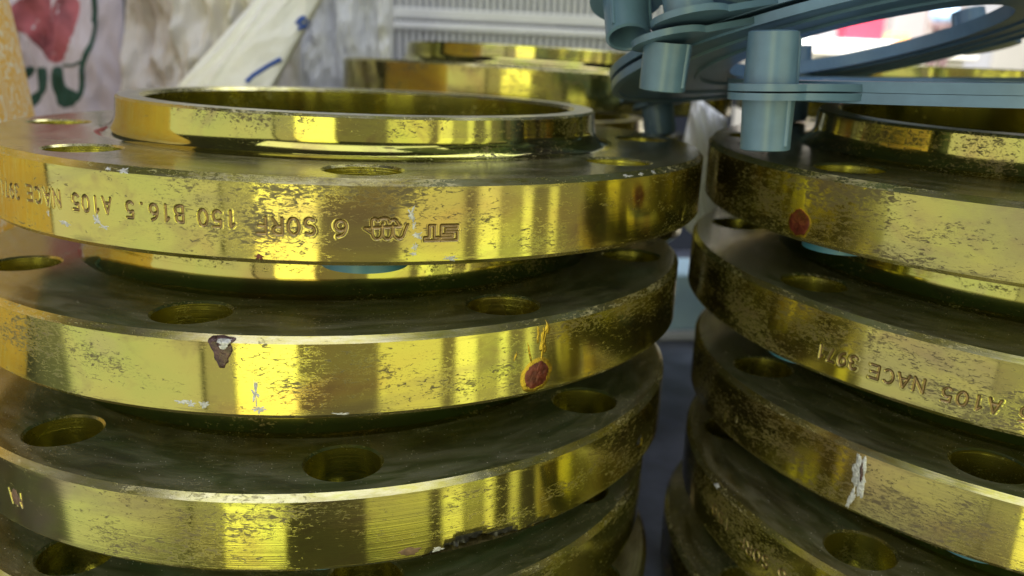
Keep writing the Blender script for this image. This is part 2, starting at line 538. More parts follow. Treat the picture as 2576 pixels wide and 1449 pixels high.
def plate_mesh(words=None, rot=0.0, dents=(), seed=0, worn=False):
    mb = MB()
    cs = flange_face(mb, TH, R_SEAT, HR_ + 0.7, True, 1)
    flange_face(mb, 0.0, 100.0, HR_ + 0.4, False, 1)
    for c in cs:
        mb.lathe([(HR_ + 0.7, TH), (HR_, TH - 0.7)], 48, 2, c, flip=True)
        mb.lathe([(HR_, TH - 0.7), (HR_, 0.4), (HR_ + 0.4, 0)], 48, 3, c, flip=True)
    base = list(np.linspace(0, 2 * PI, 360, endpoint=False))
    if words:
        a0 = R(max(q[1] for q in words) - rot) + 0.02
        a1 = R(min(q[2] for q in words) - rot) - 0.02
        a0, a1 = max(a0, a1), min(a0, a1)
        base += list(np.arange(a1, a0, 0.2 / RO) % (2 * PI))
    for d in dents:
        a = R(d[0] - rot)
        base += list(np.arange(a - d[2] / RO, a + d[2] / RO, 0.5 / RO) % (2 * PI))
    A = np.array(sorted(set(np.round(base, 5))))
    zs = [1.3]
    if words:
        zc = [q[3] for q in words]
        z0, z1 = min(zc) - 3.2, max(zc) + 3.2
        zs += list(np.arange(2.0, z0, 1.5)) + list(np.arange(z0, z1, 0.2)) + list(np.arange(z1 + .2, TH - 2, 1.5))
    else:
        zs += list(np.linspace(2.2, TH - 2.2, 16))
    zs = np.array(zs + [TH - CH])

    def wall(zz, rad):
        AA, ZZ = np.meshgrid(A, zz, indexing='ij')
        RR = np.zeros_like(AA) + rad
        for (da, dz, wa, wz, dep) in dents:
            da = R(da - rot)
            s = ((AA - da + PI) % (2 * PI) - PI) * RO
            q = (s / wa) ** 2 + ((ZZ - dz) / wz) ** 2
            nz = 0.75 + 0.5 * np.sin(AA * 131 + ZZ * 0.9) * np.sin(AA * 67 + ZZ * 1.4)
            RR = RR - dep * np.clip(1 - q, 0, 1) ** 0.6 * nz
        return AA, ZZ, RR
    AA, ZZ, RR = wall(zs, RO)
    if words:
        segs = word_segments(words)
        WA = ((AA + R(rot) + PI) % (2 * PI)) - PI
        S, T = -WA * RO, -ZZ
        if R(rot) != 0 or True:
            lo = segs[:, :, 0].min()
            hi = segs[:, :, 0].max()
            S = np.where(S < lo - 40, S + 2 * PI * RO, S)
            S = np.where(S > hi + 40, S - 2 * PI * RO, S)
        d = stroke_dist(S, T, segs)
        k = np.clip(1 - d / 0.52, 0, 1)
        lip = np.exp(-((d - 0.62) / 0.16) ** 2)
        RR = RR - 0.42 * (k * k * (3 - 2 * k)) + 0.05 * lip
    mb.grid(np.stack([RR * np.cos(AA), RR * np.sin(AA), ZZ], -1), closed_u=True, mat=0)
    if dents:                                      # the chipped places are dull and dark
        nz = len(zs)
        dd = RO - RR
        dd = np.maximum.reduce([dd[:, :-1], dd[:, 1:], np.roll(dd, -1, 0)[:, :-1], np.roll(dd, -1, 0)[:, 1:]]).reshape(-1)
        base_n = len(mb.m) - len(dd)
        for q in np.nonzero(dd > 0.75)[0]:
            mb.m[base_n + q] = 5
    if words:                                      # old grime lies in the bottom of the stamped strokes
        nz = len(zs)
        dep = (k[:, :-1] + k[:, 1:] + np.roll(k, -1, 0)[:, :-1] + np.roll(k, -1, 0)[:, 1:]) / 4
        mi = np.where(dep > 0.32, 4, 0).reshape(-1)
        mb.m[-len(mi):] = np.maximum(mi, np.array(mb.m[-len(mi):])).tolist()
    # chamfers, lightly nicked
    for z0, r0, z1, r1 in ((TH - CH, RO, TH, RO - CH), (0.0, RO - 1.1, 1.3, RO)):
        AA, ZZ, RR = wall(np.array([z0, z1]), np.array([r0, r1]))
        nk = np.array([noise.noise(Vector((math.cos(a) * 14 + seed, math.sin(a) * 14, z0))) for a in A])
        nk = 0.9 * np.clip(nk - 0.28, 0, 1)
        RR[:, 0 if z0 > 5 else 1] -= 0
        P = np.stack([RR * np.cos(AA), RR * np.sin(AA), ZZ], -1)
        j = 1 if z0 > 5 else 0
        P[:, j, 0] -= nk * np.cos(A)
        P[:, j, 1] -= nk * np.sin(A)
        mb.grid(P, closed_u=True, mat=2)
        if dents:
            dd = RO - RR.min(1) - (1.75 if z0 > 5 else 1.1)
            dd = np.maximum(dd, np.roll(dd, -1))
            b0 = len(mb.m) - len(dd)
            for q in np.nonzero(dd > 0.6)[0]:
                mb.m[b0 + q] = 5
    return mb.mesh('plate', [M_SIDE_WORN if worn else M_SIDE, M_TOP, M_EDGE, M_HOLE, M_GRIME, M_CHIP])


def hub_mesh():
    mb = MB()
    fil = [(R_SEAT - 7.5 * math.sin(t), TH + 6.8 * (1 - math.cos(t))) for t in np.linspace(0, PI / 2, 12)]
    mb.lathe_smooth(fil, 300, 5)
    mb.lathe_smooth([fil[-1], (95.75, HUB_T - 5.2), (95.4, HUB_T - 0.9)], 300, 0)
    mb.lathe([(95.4, HUB_T - 0.9), (94.5, HUB_T)], 300, 2)
    mb.lathe([(94.5, HUB_T), (87.0, HUB_T)], 300, 3)
    mb.lathe([(87.0, HUB_T), (85.6, HUB_T - 1.4)], 300, 2)
    mb.lathe([(85.6, HUB_T - 1.4), (85.6, 0)], 300, 4)
    return mb.mesh('hub', [M_HUB, M_TOP, M_EDGE, M_RIM, M_BORE, M_FIL])


def seat_mesh():
    mb = MB()
    mb.lathe([(85.6, 0.05), (85.6, -1.6), (107.5, -1.6), (108.0, -1.2), (108.0, 0.05)], 160, 0)
    return mb.mesh('raised_face', [M_TOP])


PLATE, PLATE_WORN, HUB, SEAT = plate_mesh(), plate_mesh(worn=True, seed=9), hub_mesh(), seat_mesh()


def flange(c, rot=0.0, tilt=(0.0, 0.0), label='', group='', plate=None):
    e = empty('pipe_flange', c, label, 'flange', group)
    T = rotm(tilt[0], tilt[1], 0) @ rotm(0, 0, R(rot))
    e.rotation_euler = Matrix(T.tolist()).to_euler()
    e['rot'] = rot
    link('plate', plate or PLATE, e)
    link('hub', HUB, e)
    link('raised_face', SEAT, e)
    return e


def patch(name, parent, rot, ang, z, sx, sz, h, mat, jag=0.15, seed=1, tri=False, base=0.04, label=None, hollow=False, lean=0.0):
    """thin raised patch wrapped on the rim: ang, z of its middle, half sizes in mm"""
    mb = MB()
    n, rings = 56, 7
    rows = []
    for k in range(rings + 1):
        f = k / rings
        row = []
        for i in range(n):
            a = 2 * PI * i / n
            r = 1 + jag * (noise.noise(Vector((math.cos(a) * 1.9 + seed * 3.7, math.sin(a) * 1.9, seed))) * 1.6
                           + 0.7 * noise.noise(Vector((math.cos(a) * 6 + seed, math.sin(a) * 6, seed * 2.0))))
            cx, cz = math.cos(a) * r * f, math.sin(a) * r * f
            if tri:
                cz = max(-1, min(1, math.sin(a) * 1.35)) * f
                cx = max(-1, min(1, math.cos(a) * 1.35)) * f * r * (0.62 + 0.38 * cz)
            s = cx * sx + lean * cz * sz
            zz = z + cz * sz
            hh = h * (1 - f ** 2.6)
            if hollow:
                hh = h * (1 - f ** 6) * (0.55 + 0.45 * f ** 2) + 0.10 * h * noise.noise(Vector((s * 1.1, zz * 1.1, seed)))
            else:
                hh *= 1 + 0.5 * noise.noise(Vector((s * 1.3, zz * 1.3, seed)))
            zz = min(zz, TH - 0.1)
            rim = RO - max(0, zz - (TH - CH)) - max(0, 1.3 - zz)
            ro = rim + (base + hh if k < rings else -0.15)
            t = R(ang - rot) + s / RO
            row.append((ro * math.cos(t), ro * math.sin(t), zz))
        rows.append(row)
    P = np.array(rows).transpose(1, 0, 2)
    mb.grid(P, closed_u=True, mat=0)
    o = mb.build(name, mat, parent)
    if label:
        o['label'] = label
    return o


LG, RG, BG = 'flanges of the left stack', 'flanges of the right stack', 'flanges of the rear stack'
W1 = [(LOGO2, -79.6, -83.4, 8.9, 4.6), (LOGO, -85.3, -90.0, 10.2, 5.2), ('6', -91.8, -93.8, 10.4, 4.4), ('SORF', -95.2, -102.2, 10.6, 4.4),
      ('150', -103.8, -108.6, 11.7, 4.4), ('B16.5', -109.8, -117.6, 12.0, 4.4), ('A105', -119.2, -125.6, 12.2, 4.4),
      ('NACE', -127.2, -134.6, 12.1, 4.4), ('3971', -136.0, -142.0, 11.4, 4.4)]
L1 = flange((0, 0, 0), -0.2, (0, 0), 'top flange of the front left stack, stamped SORF 150 upside down on its rim', LG, plate_mesh(W1, -0.2, seed=1))
L2 = flange((-7.6, -4.9, -43.6), 24.7, (-.0098, -.0087), 'second flange of the left stack, with a round dark red lacquer mark on its rim', LG)
W3 = [('NA', -128.6, -131.6, 10.4, 4.6)]
L3 = flange((-12.5, -12.9, -86.1), 3.0, (-.0084, -.0105), 'third flange down the left stack, its lower rim chipped on the right', LG,
            plate_mesh(W3, 3.0, dents=[(-72.0, 0.0, 9.5, 4.2, 5.0), (-67.5, 0.0, 6.0, 2.6, 3.4), (-76.5, 0.0, 4.2, 1.8, 1.6), (-62, 0.0, 8, 1.6, 1.4), (-38, 9, 3.5, 2.5, 1.2)], seed=3))
L4 = flange((-19.0, -15.5, -123.5), 9.0, (0, 0), 'fourth flange of the left stack, cut by the lower edge of the picture', LG)
L5 = flange((-15, -20, -165.5), 14, (0, 0), 'bottom flange of the left stack, a sliver at its lower right', LG)

R1 = flange((276.6, -67.3, 6.7), 17.2, (.0209, -.0361), 'top flange of the right stack, under the teal plastic protectors', RG, PLATE_WORN)
W2 = [('3971', -149.4, -155.8, 8.3, 4.4), ('NACE', -140.8, -148.2, 7.8, 4.4), ('A105', -132.4, -139.3, 7.5, 4.4), ('B16.5', -122.8, -130.9, 7.3, 4.4)]
R2 = flange((275.2, -61.9, -38.9), 15.4, (.0339, -.0044), 'second flange of the right stack, stamped NACE 3971 upside down', RG, plate_mesh(W2, 15.4, seed=5, worn=True))
R3 = flange((278.7, -68.9, -81.9), -0.6, (.0103, -.0092), 'third flange of the right stack, with a silvery scrape down its rim', RG, PLATE_WORN)
W4 = [('6', -160.0, -162.0, 10.8, 4.4), ('SORF', -163.4, -170.4, 11.0, 4.4), ('150', -172.6, -178.8, 12.4, 4.4)]
R4 = flange((271.1, -88.1, -119.5), -19.3, (.0059, -.0035), 'fourth flange of the right stack, dark, with worn stamped figures', RG, plate_mesh(W4, -19.3, seed=6, worn=True))
R5 = flange((268, -80, -163.0), 8, (0, 0), 'lowest flange of the right stack, almost hidden in shadow', RG, PLATE_WORN)

B = [flange((122, 254, 24.6), 10, (-.02, .02), 'highest flange behind the left stack, out of focus, its hub catching yellow light', BG),
     flange((106, 258, -19), 31, (0, 0), 'second flange of the rear stack, glimpsed in the gap between the front stacks', BG),
     flange((97, 262, -62), 5, (0, 0), 'third flange of the rear stack, glimpsed low in the gap', BG),
     flange((88, 264, -105), 17, (0, 0), 'fourth flange of the rear stack, mostly behind the left stack', BG),
     flange((90, 264, -148), 2, (0, 0), 'bottom flange of the rear stack on the dark table', BG)]
for i, z in enumerate((26, -18, -62, -106, -150)):
    flange((418 + 3 * i, 226 - 2 * i, z), 9 + 13 * i, (0, 0),
           ('top', 'second', 'middle', 'fourth', 'lowest')[i] + ' flange of the stack far right, behind the teal protectors', 'flanges of the far right stack')

# marks on the rims
patch('lacquer_rim', L2, 24.7, -65.3, 6.3, 6.2, 5.8, 0.25, M_AMBER, 0.06, 3, lean=0.18, hollow=True)
patch('lacquer_mark', L2, 24.7, -65.3, 6.4, 5.4, 5.1, 0.4, M_RED, 0.06, 3, lean=0.18, label='round dark red lacquer mark')
for k, (da, z, sx, sz, ln) in enumerate(((1.0, 15.5, 1.3, 5.4, .06), (-0.9, 13.2, 0.45, 3.4, -.25), (0.2, 18.8, 0.5, 3.0, .0), (-3.0, 13.5, .35, 1.4, .3), (1.6, 20.5, 0.9, 2.2, .0))):
    patch('lacquer_run', L2, 24.7, -65.5 + da, z, sx, sz, 0.22, M_AMBER, 0.35, 20 + k, lean=ln)
patch('gouge', L2, 24.7, -102.5, 18.9, 4.0, 4.7, 0.16, M_BROWN, 0.38, 5, tri=True, label='dark red gouge below the upper edge')
patch('scrape', L2, 24.7, -102.2, 21.2, 2.4, 1.8, 0.22, M_GREY, 0.5, 6, tri=True)
for k, (a, z, sx, sz) in enumerate(((-98.9, 7.5, .8, 3.4), (-98.6, 3.0, 1.8, 1.0), (-106.4, 3.6, 1.2, .8), (-107.4, 3.9, 1.6, .5), (-104.8, 3.6, 1.4, 1.0), (-89.5, 1.5, 1.4, .5))):
    patch('white_fleck', L2, 24.7, a, z, sx, sz, 0.04, M_WHITE, 0.95, 40 + k)
for k, (a, z, sx, sz) in enumerate(((-84.9, 14.3, .8, 1.6), (-84.6, 11.2, .5, .9), (-84.2, 8.6, 1.3, .8), (-84.4, 5.5, .7, 1.0), (-84.6, 3.4, .8, .5), (-80.4, 2.0, 1.6, .6),
                                    (-126.7, 5.4, 2.2, .6), (-121.4, 7.8, 1.2, 1.5), (-120.4, 6.2, 1.3, .5), (-129.8, 7.2, .5, .8), (-117.2, 22.3, 1.6, .6), (-119.4, 22.4, .8, .4),
                                    (-52, 22.6, 1.5, .35), (-49, 22.7, 1.0, .4), (-55, 22.5, 2.0, .3))):
    patch('white_fleck', L1, -0.2, a, z, sx, sz, 0.04, M_WHITE, 0.95, 60 + k)
patch('red_spot', L1, -0.2, -101.4, 1.9, 1.3, 0.8, 0.25, M_RED, 0.5, 81)
patch('scratch', L1, -0.2, -37.6, 6.0, .8, 3.0, 0.1, M_EDGE, 0.6, 82, lean=0.5)
patch('scratch', L1, -0.2, -41.0, 3.0, 5.0, .35, 0.08, M_EDGE, 0.4, 83)
patch('smear', L3, 3.0, -129.8, 10.4, 2.4, 2.6, 0.02, M_SMEAR, 0.45, 84)
patch('white_fleck', L3, 3.0, -79.8, 3.2, 3.3, 1.4, 0.06, M_SMEAR, 0.3, 85, label='dull grey-brown fleck')
patch('white_fleck', L3, 3.0, -76.3, 2.2, 1.6, .8, 0.08, M_WHITE, 0.5, 86)
patch('lacquer_rim', R1, 17.2, -163.4, 6.2, 5.6, 5.6, 0.12, M_AMBER, 0.10, 7)
patch('lacquer_mark', R1, 17.2, -163.4, 6.4, 5.0, 5.0, 0.35, M_RED, 0.10, 7, label='rounded dark red lacquer mark near the lower edge')
patch('scrape', R3, -0.6, -149.6, 14.2, 2.6, 7.0, 0.3, M_GREY, 0.34, 8, label='silvery scrape running down the rim', lean=-0.05)
patch('scrape', R3, -0.6, -150.2, 5.2, 1.0, 3.8, 0.2, M_WHITE, 0.5, 9, lean=0.2)
patch('smear', R3, -0.6, -149.4, 15.0, 0.8, 4.2, 0.5, M_BROWN, 0.4, 10, lean=-0.1)
patch('white_fleck', R3, -0.6, -176.5, 6.5, 1.3, 2.4, 0.1, M_EDGE, 0.6, 11)
patch('white_fleck', R3, -0.6, -173.0, 9.5, 0.9, 1.8, 0.1, M_EDGE, 0.6, 12)
patch('white_fleck', R4, -19.3, -178.0, 22.2, 1.8, .8, 0.1, M_WHITE, 0.5, 13)


# ------------------------------------------------------------------ plastic flange protectors
def collar_mesh(mb, top, bot, r=13.0):
    """tear-drop lug plate at +x whose sides run into the ring"""
    c = np.array([BC, 0.0])
    out = []
    for a in np.linspace(-110, 110, 30):
        out.append(c + r * np.array([math.cos(R(a)), math.sin(R(a))]))
    for a in np.linspace(15, -15, 8):
        out.append(104.5 * np.array([math.cos(R(a)), math.sin(R(a))]))
    out = np.array(out)
    n = len(out)
    T = np.c_[out, np.full(n, top)]
    Bt = np.c_[out, np.full(n, bot)]
    ctr = np.array([112.0, 0])
    mb.add(np.r_[T, [[*ctr, top]]], [(i, (i + 1) % n, n) for i in range(n)])
    mb.add(np.r_[Bt, [[*ctr, bot]]], [((i + 1) % n, i, n) for i in range(n)])
    mb.add(np.r_[Bt, T], [(i, (i + 1) % n, n + (i + 1) % n, n + i) for i in range(n)])


def protector_meshes():
    mb = MB()
    # annular plate with a sloping rim, an inner lip and two raised ridges
    prof = [(55.5, -2.2), (55.5, 2.0), (57.5, 2.0), (57.5, -0.6), (68, -0.6), (68.4, 0.6), (70.6, 0.6), (71, -0.6), (86, -0.6), (86.4, 0.4), (88.6, 0.4), (89, -0.6),
            (105.6, -0.6), (105.6, 0.0), (107.4, 0.0), (107.6, -3.2), (104.5, -3.4), (104.2, -2.0), (89, -2.0), (88.4, -2.9), (86.6, -2.9), (86, -2.0), (71, -2.0), (70.4, -2.9),
            (68.6, -2.9), (68, -2.0), (58, -2.2), (55.5, -2.2)]
    mb.lathe(prof, 144, flip=True)
    ring = mb.mesh('ring', [M_TEAL])
    mb = MB()
    collar_mesh(mb, -0.2, -2.4)
    collar = mb.mesh('collar', [M_TEAL])
    mb = MB()
    c = (BC, 0)
    mb.lathe_smooth([(8.3, -2.4), (8.05, -10), (7.9, -18.2)], 56, center=c, flip=True)
    mb.lathe([(7.9, -18.2), (6.9, -18.6), (6.6, -18.0), (6.5, -4.0), (0.01, -4.0)], 56, center=c, flip=True)
    plug = mb.mesh('plug', [M_TEAL])
    mb = MB()                                      # moulded rib on the plug's outside
    for a in (R(100), R(210)):
        pts = []
        for z in np.linspace(-2.4, -16.8, 10):
            rr = 8.3 + (z + 2.4) * 0.02
            w_ = 0.8 * (1.0 - 0.35 * (-z / 17))
            row = []
            for da, dr in ((-w_ - .3, -.2), (-w_, .45), (0, .7), (w_, .45), (w_ + .3, -.2)):
                t = a + da / 8.3
                row.append((BC + (rr + dr) * math.cos(t), (rr + dr) * math.sin(t), z))
            pts.append(row)
        mb.grid(np.array(pts), flip=True)
    rib = mb.mesh('rib', [M_TEAL])
    return ring, collar, plug, rib


RING, COLLAR, PLUG, RIB = protector_meshes()


def protector(c, T, label, group='teal plastic flange protectors', flex=None, missing=()):
    e = empty('flange_protector', c, label, 'flange protector', group)
    e.rotation_euler = Matrix(np.asarray(T).tolist()).to_euler()
    link('ring', RING, e)
    for k in range(4):
        a = k * PI / 2
        o = link('collar', COLLAR, e)
        o.rotation_euler.z = a
        if k in missing:                           # a plug broken off
            continue
        p = link('plug', PLUG, e)
        p.rotation_euler.z = a
        if flex and k == 0:                        # the soft plug hangs a little straighter than its ring
            F = Matrix.Rotation(flex[0], 3, 'X') @ Matrix.Rotation(flex[1], 3, 'Y')
            q = Vector((BC, 0, 0)) * MM
            p.rotation_euler = F.to_euler()
            p.location = q - F @ q
        link('rib', RIB, p)
    return e


FLIP = rotm(PI, 0, 0)
T1 = rotm(-0.232, -0.162, 0) @ rotm(0, 0, -2.638)
C1 = np.array([208.4, -21.1, 69.6])
_l = T1.T @ np.array([0.02, -0.06, 1.0])          # the way that plug points up, in the ring's own axes
FLEX = (-math.asin(_l[1] / np.linalg.norm(_l)), math.atan2(_l[0], _l[2]))
protector(C1, T1, 'upper teal protector with its hollow plug hanging down in the gap between the stacks', flex=FLEX, missing=(2,))
T0 = rotm(-0.232, -0.162, 0) @ rotm(0, 0, -2.638 + R(4.5))
protector(C1 + T0 @ np.array([0, 0, 1.6]), T0 @ FLIP, 'topmost teal protector, turned over, with its plug pointing up out of the picture')
T2 = rotm(-0.020, -0.039, 0) @ rotm(0, 0, 3.404)
C2 = np.array([244.4, -72.6, 53.1])
protector(C2, T2, 'lower teal protector with a plug hanging down onto the right flange')
protector(C2 + np.array([0, 0, 0.15]), T2 @ FLIP, 'turned over teal protector with a tall plug standing up above the right stack')
# a tilted one whose ring rises out of the frame
lug = np.array([91.0, -60.0, 79.5])
xd = np.array([-0.42, 0.76, -0.50])
xd /= np.linalg.norm(xd)
zd = np.array([0.13, 0.42, 0.9])
zd -= xd * (zd @ xd)
zd /= np.linalg.norm(zd)
yd = np.cross(zd, xd)
T3 = np.stack([xd, yd, zd], 1)
protector(lug - T3 @ np.array([BC, 0, 0]), T3, 'steeply tilted teal protector, only its left plug inside the picture')


def insert_meshes():
    mb = MB()
    mb.lathe([(60, -1.7), (108.6, -1.7), (108.6, -0.3), (128, -0.3), (128, -1.5), (109.8, -1.5), (109.8, -4.2), (60, -4.2), (60, -1.7)], 96, flip=True)  # dark skirt widened under the plate, out of sight, to darken the gaps
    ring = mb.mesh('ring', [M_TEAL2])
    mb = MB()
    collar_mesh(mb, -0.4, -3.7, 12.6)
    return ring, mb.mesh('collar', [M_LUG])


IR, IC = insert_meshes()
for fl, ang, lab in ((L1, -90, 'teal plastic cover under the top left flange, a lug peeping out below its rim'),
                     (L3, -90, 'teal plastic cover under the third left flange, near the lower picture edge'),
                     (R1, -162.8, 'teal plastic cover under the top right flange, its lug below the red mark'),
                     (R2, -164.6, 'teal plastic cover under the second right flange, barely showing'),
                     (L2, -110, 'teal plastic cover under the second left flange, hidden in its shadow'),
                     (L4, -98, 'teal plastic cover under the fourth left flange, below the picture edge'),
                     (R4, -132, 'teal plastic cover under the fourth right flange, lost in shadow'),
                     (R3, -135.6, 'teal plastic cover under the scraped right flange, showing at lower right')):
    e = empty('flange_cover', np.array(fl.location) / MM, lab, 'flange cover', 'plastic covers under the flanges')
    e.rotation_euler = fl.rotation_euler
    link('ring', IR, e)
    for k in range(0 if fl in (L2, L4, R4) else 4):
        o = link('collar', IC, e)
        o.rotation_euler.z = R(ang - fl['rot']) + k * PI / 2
for o in list(COL.objects):
    if 'rot' in o:
        del o['rot']

# ------------------------------------------------------------------ table, floor
M_TABLE = plain('dark_table', (0.085, 0.095, 0.135), 0.30, var=0.55, scale=28, bump=0.15)
mb = MB()
mb.bbox((-700, -160, -198), (900, 640, -176), 2)
tag(mb.build('table_top', M_TABLE, smooth=False), 'dark blue-black table top seen between the two front stacks', 'table')
M_FLOOR = plain('floor', (0.10, 0.10, 0.10), 0.6, var=0.2, scale=6)
mb = MB()
mb.box((-6000, -6000, -1500), (6000, 6000, -1450))
tag(mb.build('floor', M_FLOOR, smooth=False), kind='structure')


M_ROOM = plain('dark_room_wall', (0.045, 0.045, 0.05), 0.8, var=0.3, scale=3)
e = tag(empty('back_wall', (0, 0, 0)), 'dim wall of the room, in the gap behind the rear flanges', 'wall')
mb = MB()
mb.box((-2600, 2400, -1450), (600, 2460, 2200))
mb.build('plaster', M_ROOM, e, smooth=False)
mb = MB()
mb.box((-2600, 2385, -1450), (600, 2399, -1330))
mb.build('skirting', M_ROOM, e, smooth=False)

# ------------------------------------------------------------------ sacks and bags
def cloth(name, col, rough=0.75, weave=0.0, var=0.10, trans=0.0, scale=18, gloss=0.3):
    t = NT(name)
    tc = t.n('ShaderNodeTexCoord')
    n = t.noise(tc.outputs['Object'], scale, 5, 0.6, 0.3)
    lo = tuple(c * (1 - var) for c in col)
    hi = tuple(min(1, c * (1 + var)) for c in col)
    c = t.ramp(n, [(0.3, lo), (0.7, hi)])
    t.l(c, t.b.inputs['Base Color'])
    t.b.inputs['Roughness'].default_value = rough
    t.b.inputs['Specular IOR Level'].default_value = gloss
    h = n
    if weave:
        uv = t.n('ShaderNodeUVMap')
        ch = t.n('ShaderNodeTexBrick')
        t.l(uv.outputs[0], ch.inputs['Vector'])
        ch.inputs['Scale'].default_value = weave
        ch.inputs['Mortar Size'].default_value = 0.03
        ch.inputs['Mortar Smooth'].default_value = 0.6
        t.l(t.bump(ch.outputs['Fac'], 0.35, 0.0006, t.bump(n, 0.15, 0.002)), t.b.inputs['Normal'])
    else:
        t.l(t.bump(n, 0.25, 0.003), t.b.inputs['Normal'])
    if trans:
        t.b.inputs['Transmission Weight'].default_value = 0.0
        tr = t.n('ShaderNodeBsdfTranslucent')
        t.l(c, tr.inputs[0])
        mx = t.n('ShaderNodeMixShader')
        mx.inputs[0].default_value = trans
        t.l(t.b.outputs[0], mx.inputs[1])
        t.l(tr.outputs[0], mx.inputs[2])
        t.l(mx.outputs[0], t.out.inputs[0])
    return t.m


class Pillow:
    """a filled or folded bag: front and back skins over a four-cornered outline (mm)"""
    def __init__(s, bl, br, tr, tl, bulge, thick, folds, seed, edge=0.5):
        s.c = [np.array(p, float) for p in (bl, br, tr, tl)]
        nrm = np.cross(s.c[1] - s.c[0], s.c[3] - s.c[0])
        nrm /= np.linalg.norm(nrm)
        if nrm @ (CAM_POS - s.c[0]) < 0:
            nrm = -nrm
        s.n, s.bulge, s.thick, s.folds, s.seed, s.edge = nrm, bulge, thick, folds, seed, edge

    def P(s, u, v, side=1, lift=0.0):
        bl, br, tr, tl = s.c
        p = (1 - v) * ((1 - u) * bl + u * br) + v * ((1 - u) * tl + u * tr)
        prof = max(0.0, 4 * u * (1 - u)) ** s.edge * max(0.0, 4 * v * (1 - v)) ** (s.edge * .5)
        h = s.bulge * prof
        q = Vector((u * 2.2 + s.seed * 5.1, v * 2.2, s.seed))
        for amp, fr, an, sharp in s.folds:
            ca, sa = math.cos(an), math.sin(an)
            x = (u * ca + v * sa) * fr
            k = Vector((x + 0.8 * noise.noise(q), (-u * sa + v * ca) * fr * 0.28, s.seed + fr))
            r = noise.noise(k)
            if sharp == 2:
                k2 = Vector((u * fr + 0.5 * noise.noise(q), v * fr, s.seed + fr))
                r = 0.5 - abs(noise.noise(k2)) * 1.9 + 0.5 * (0.5 - abs(noise.noise(k2 * 2.3)) * 1.9)
            elif sharp:
                r = 0.5 - abs(r) * 1.8
            h += amp * r * min(1, prof * 1.5)
        if side < 0:
            h = h * 0.2 - s.thick * prof
        return p + s.n * (h + lift)

    def build(s, name, mat, nu=90, nv=90, parent=None):
        mb = MB()
        F = np.array([[s.P(u, v) for v in np.linspace(0, 1, nv)] for u in np.linspace(0, 1, nu)])
        Bk = np.array([[s.P(u, v, -1) for v in np.linspace(0, 1, nv // 3)] for u in np.linspace(0, 1, nu // 3)])
        d = np.cross(F[1, 0] - F[0, 0], F[0, 1] - F[0, 0]) @ s.n < 0
        mb.grid(F, flip=d)
        mb.grid(Bk, flip=not d)
        o = mb.build(name, mat, parent)
        me = o.data
        uvs = np.zeros((len(me.loops), 2), np.float32)
        li = np.zeros(len(me.loops), np.int32)
        me.loops.foreach_get('vertex_index', li)
        uu = np.concatenate([np.stack(np.meshgrid(np.linspace(0, 1, a), np.linspace(0, 1, b), indexing='ij'), -1).reshape(-1, 2)
                             for a, b in ((nu, nv), (nu // 3, nv // 3))])
        uvs = uu[li].astype(np.float32)
        lay = me.uv_layers.new(name='UVMap')
        lay.data.foreach_set('uv', uvs.ravel())
        return o

    def uv_of(s, px, py):                          # where on the front skin a picture point falls
        best = None
        u = v = 0.5
        step = 0.5
        tgt = np.array([px, py])
        for _ in range(14):
            cand = []
            for du in (-step, 0, step):
                for dv in (-step, 0, step):
                    a, b = min(1, max(0, u + du)), min(1, max(0, v + dv))
                    q = CAM_R.T @ (s.P(a, b) - CAM_POS)
                    pr = np.array([CX + FPX * q[0] / -q[2], CY - FPX * q[1] / -q[2]])
                    cand.append((np.hypot(*(pr - tgt)), a, b))
            best = min(cand)
            u, v = best[1], best[2]
            step *= 0.62
        return np.array([u, v])

    def blob(s, name, mat, parent, pts, rings=7, lift=0.7):
        """print: a filled outline given by picture points, laid on the cloth"""
        uv = np.array([s.uv_of(*p) for p in pts])
        m = len(uv)
        dense = []
        for i in range(m):
            for t in np.linspace(0, 1, 5, endpoint=False):
                p0, p1, p2, p3 = uv[i - 1], uv[i], uv[(i + 1) % m], uv[(i + 2) % m]
                dense.append(0.5 * (2 * p1 + (p2 - p0) * t + (2 * p0 - 5 * p1 + 4 * p2 - p3) * t ** 2 + (3 * p1 - p0 - 3 * p2 + p3) * t ** 3))
        dense = np.array(dense)
        c = dense.mean(0)
        rows = [[s.P(*(c + (q - c) * k / rings), lift=lift if k < rings else -0.2) for k in range(rings + 1)] for q in dense]
        mb = MB()
        mb.grid(np.array(rows), closed_u=True)
        return mb.build(name, mat, parent)

    def ribbon(s, name, mat, parent, pts, width, lift=0.7):
        uv = np.array([s.uv_of(*p) for p in pts])
        line = []
        for i in range(len(uv) - 1):
            for t in np.linspace(0, 1, 10, endpoint=False):
                line.append(uv[i] * (1 - t) + uv[i + 1] * t)
        line.append(uv[-1])
        P = [s.P(*q, lift=lift) for q in line]
        rows = []
        for i, p in enumerate(P):
            tdir = P[min(i + 1, len(P) - 1)] - P[max(i - 1, 0)]
            sd = np.cross(tdir, s.n)
            sd /= np.linalg.norm(sd) + 1e-9
            rows.append([p - sd * width / 2 - s.n * .8, p - sd * width / 2, p, p + sd * width / 2, p + sd * width / 2 - s.n * .8])
        mb = MB()
        mb.grid(np.array(rows))
        return mb.build(name, mat, parent)


def foot(p, z=-175.0):
    q = np.array(p, float)
    q[2] = z
    return q


def drop(u, v, d):
    return foot(at(u, v, d))


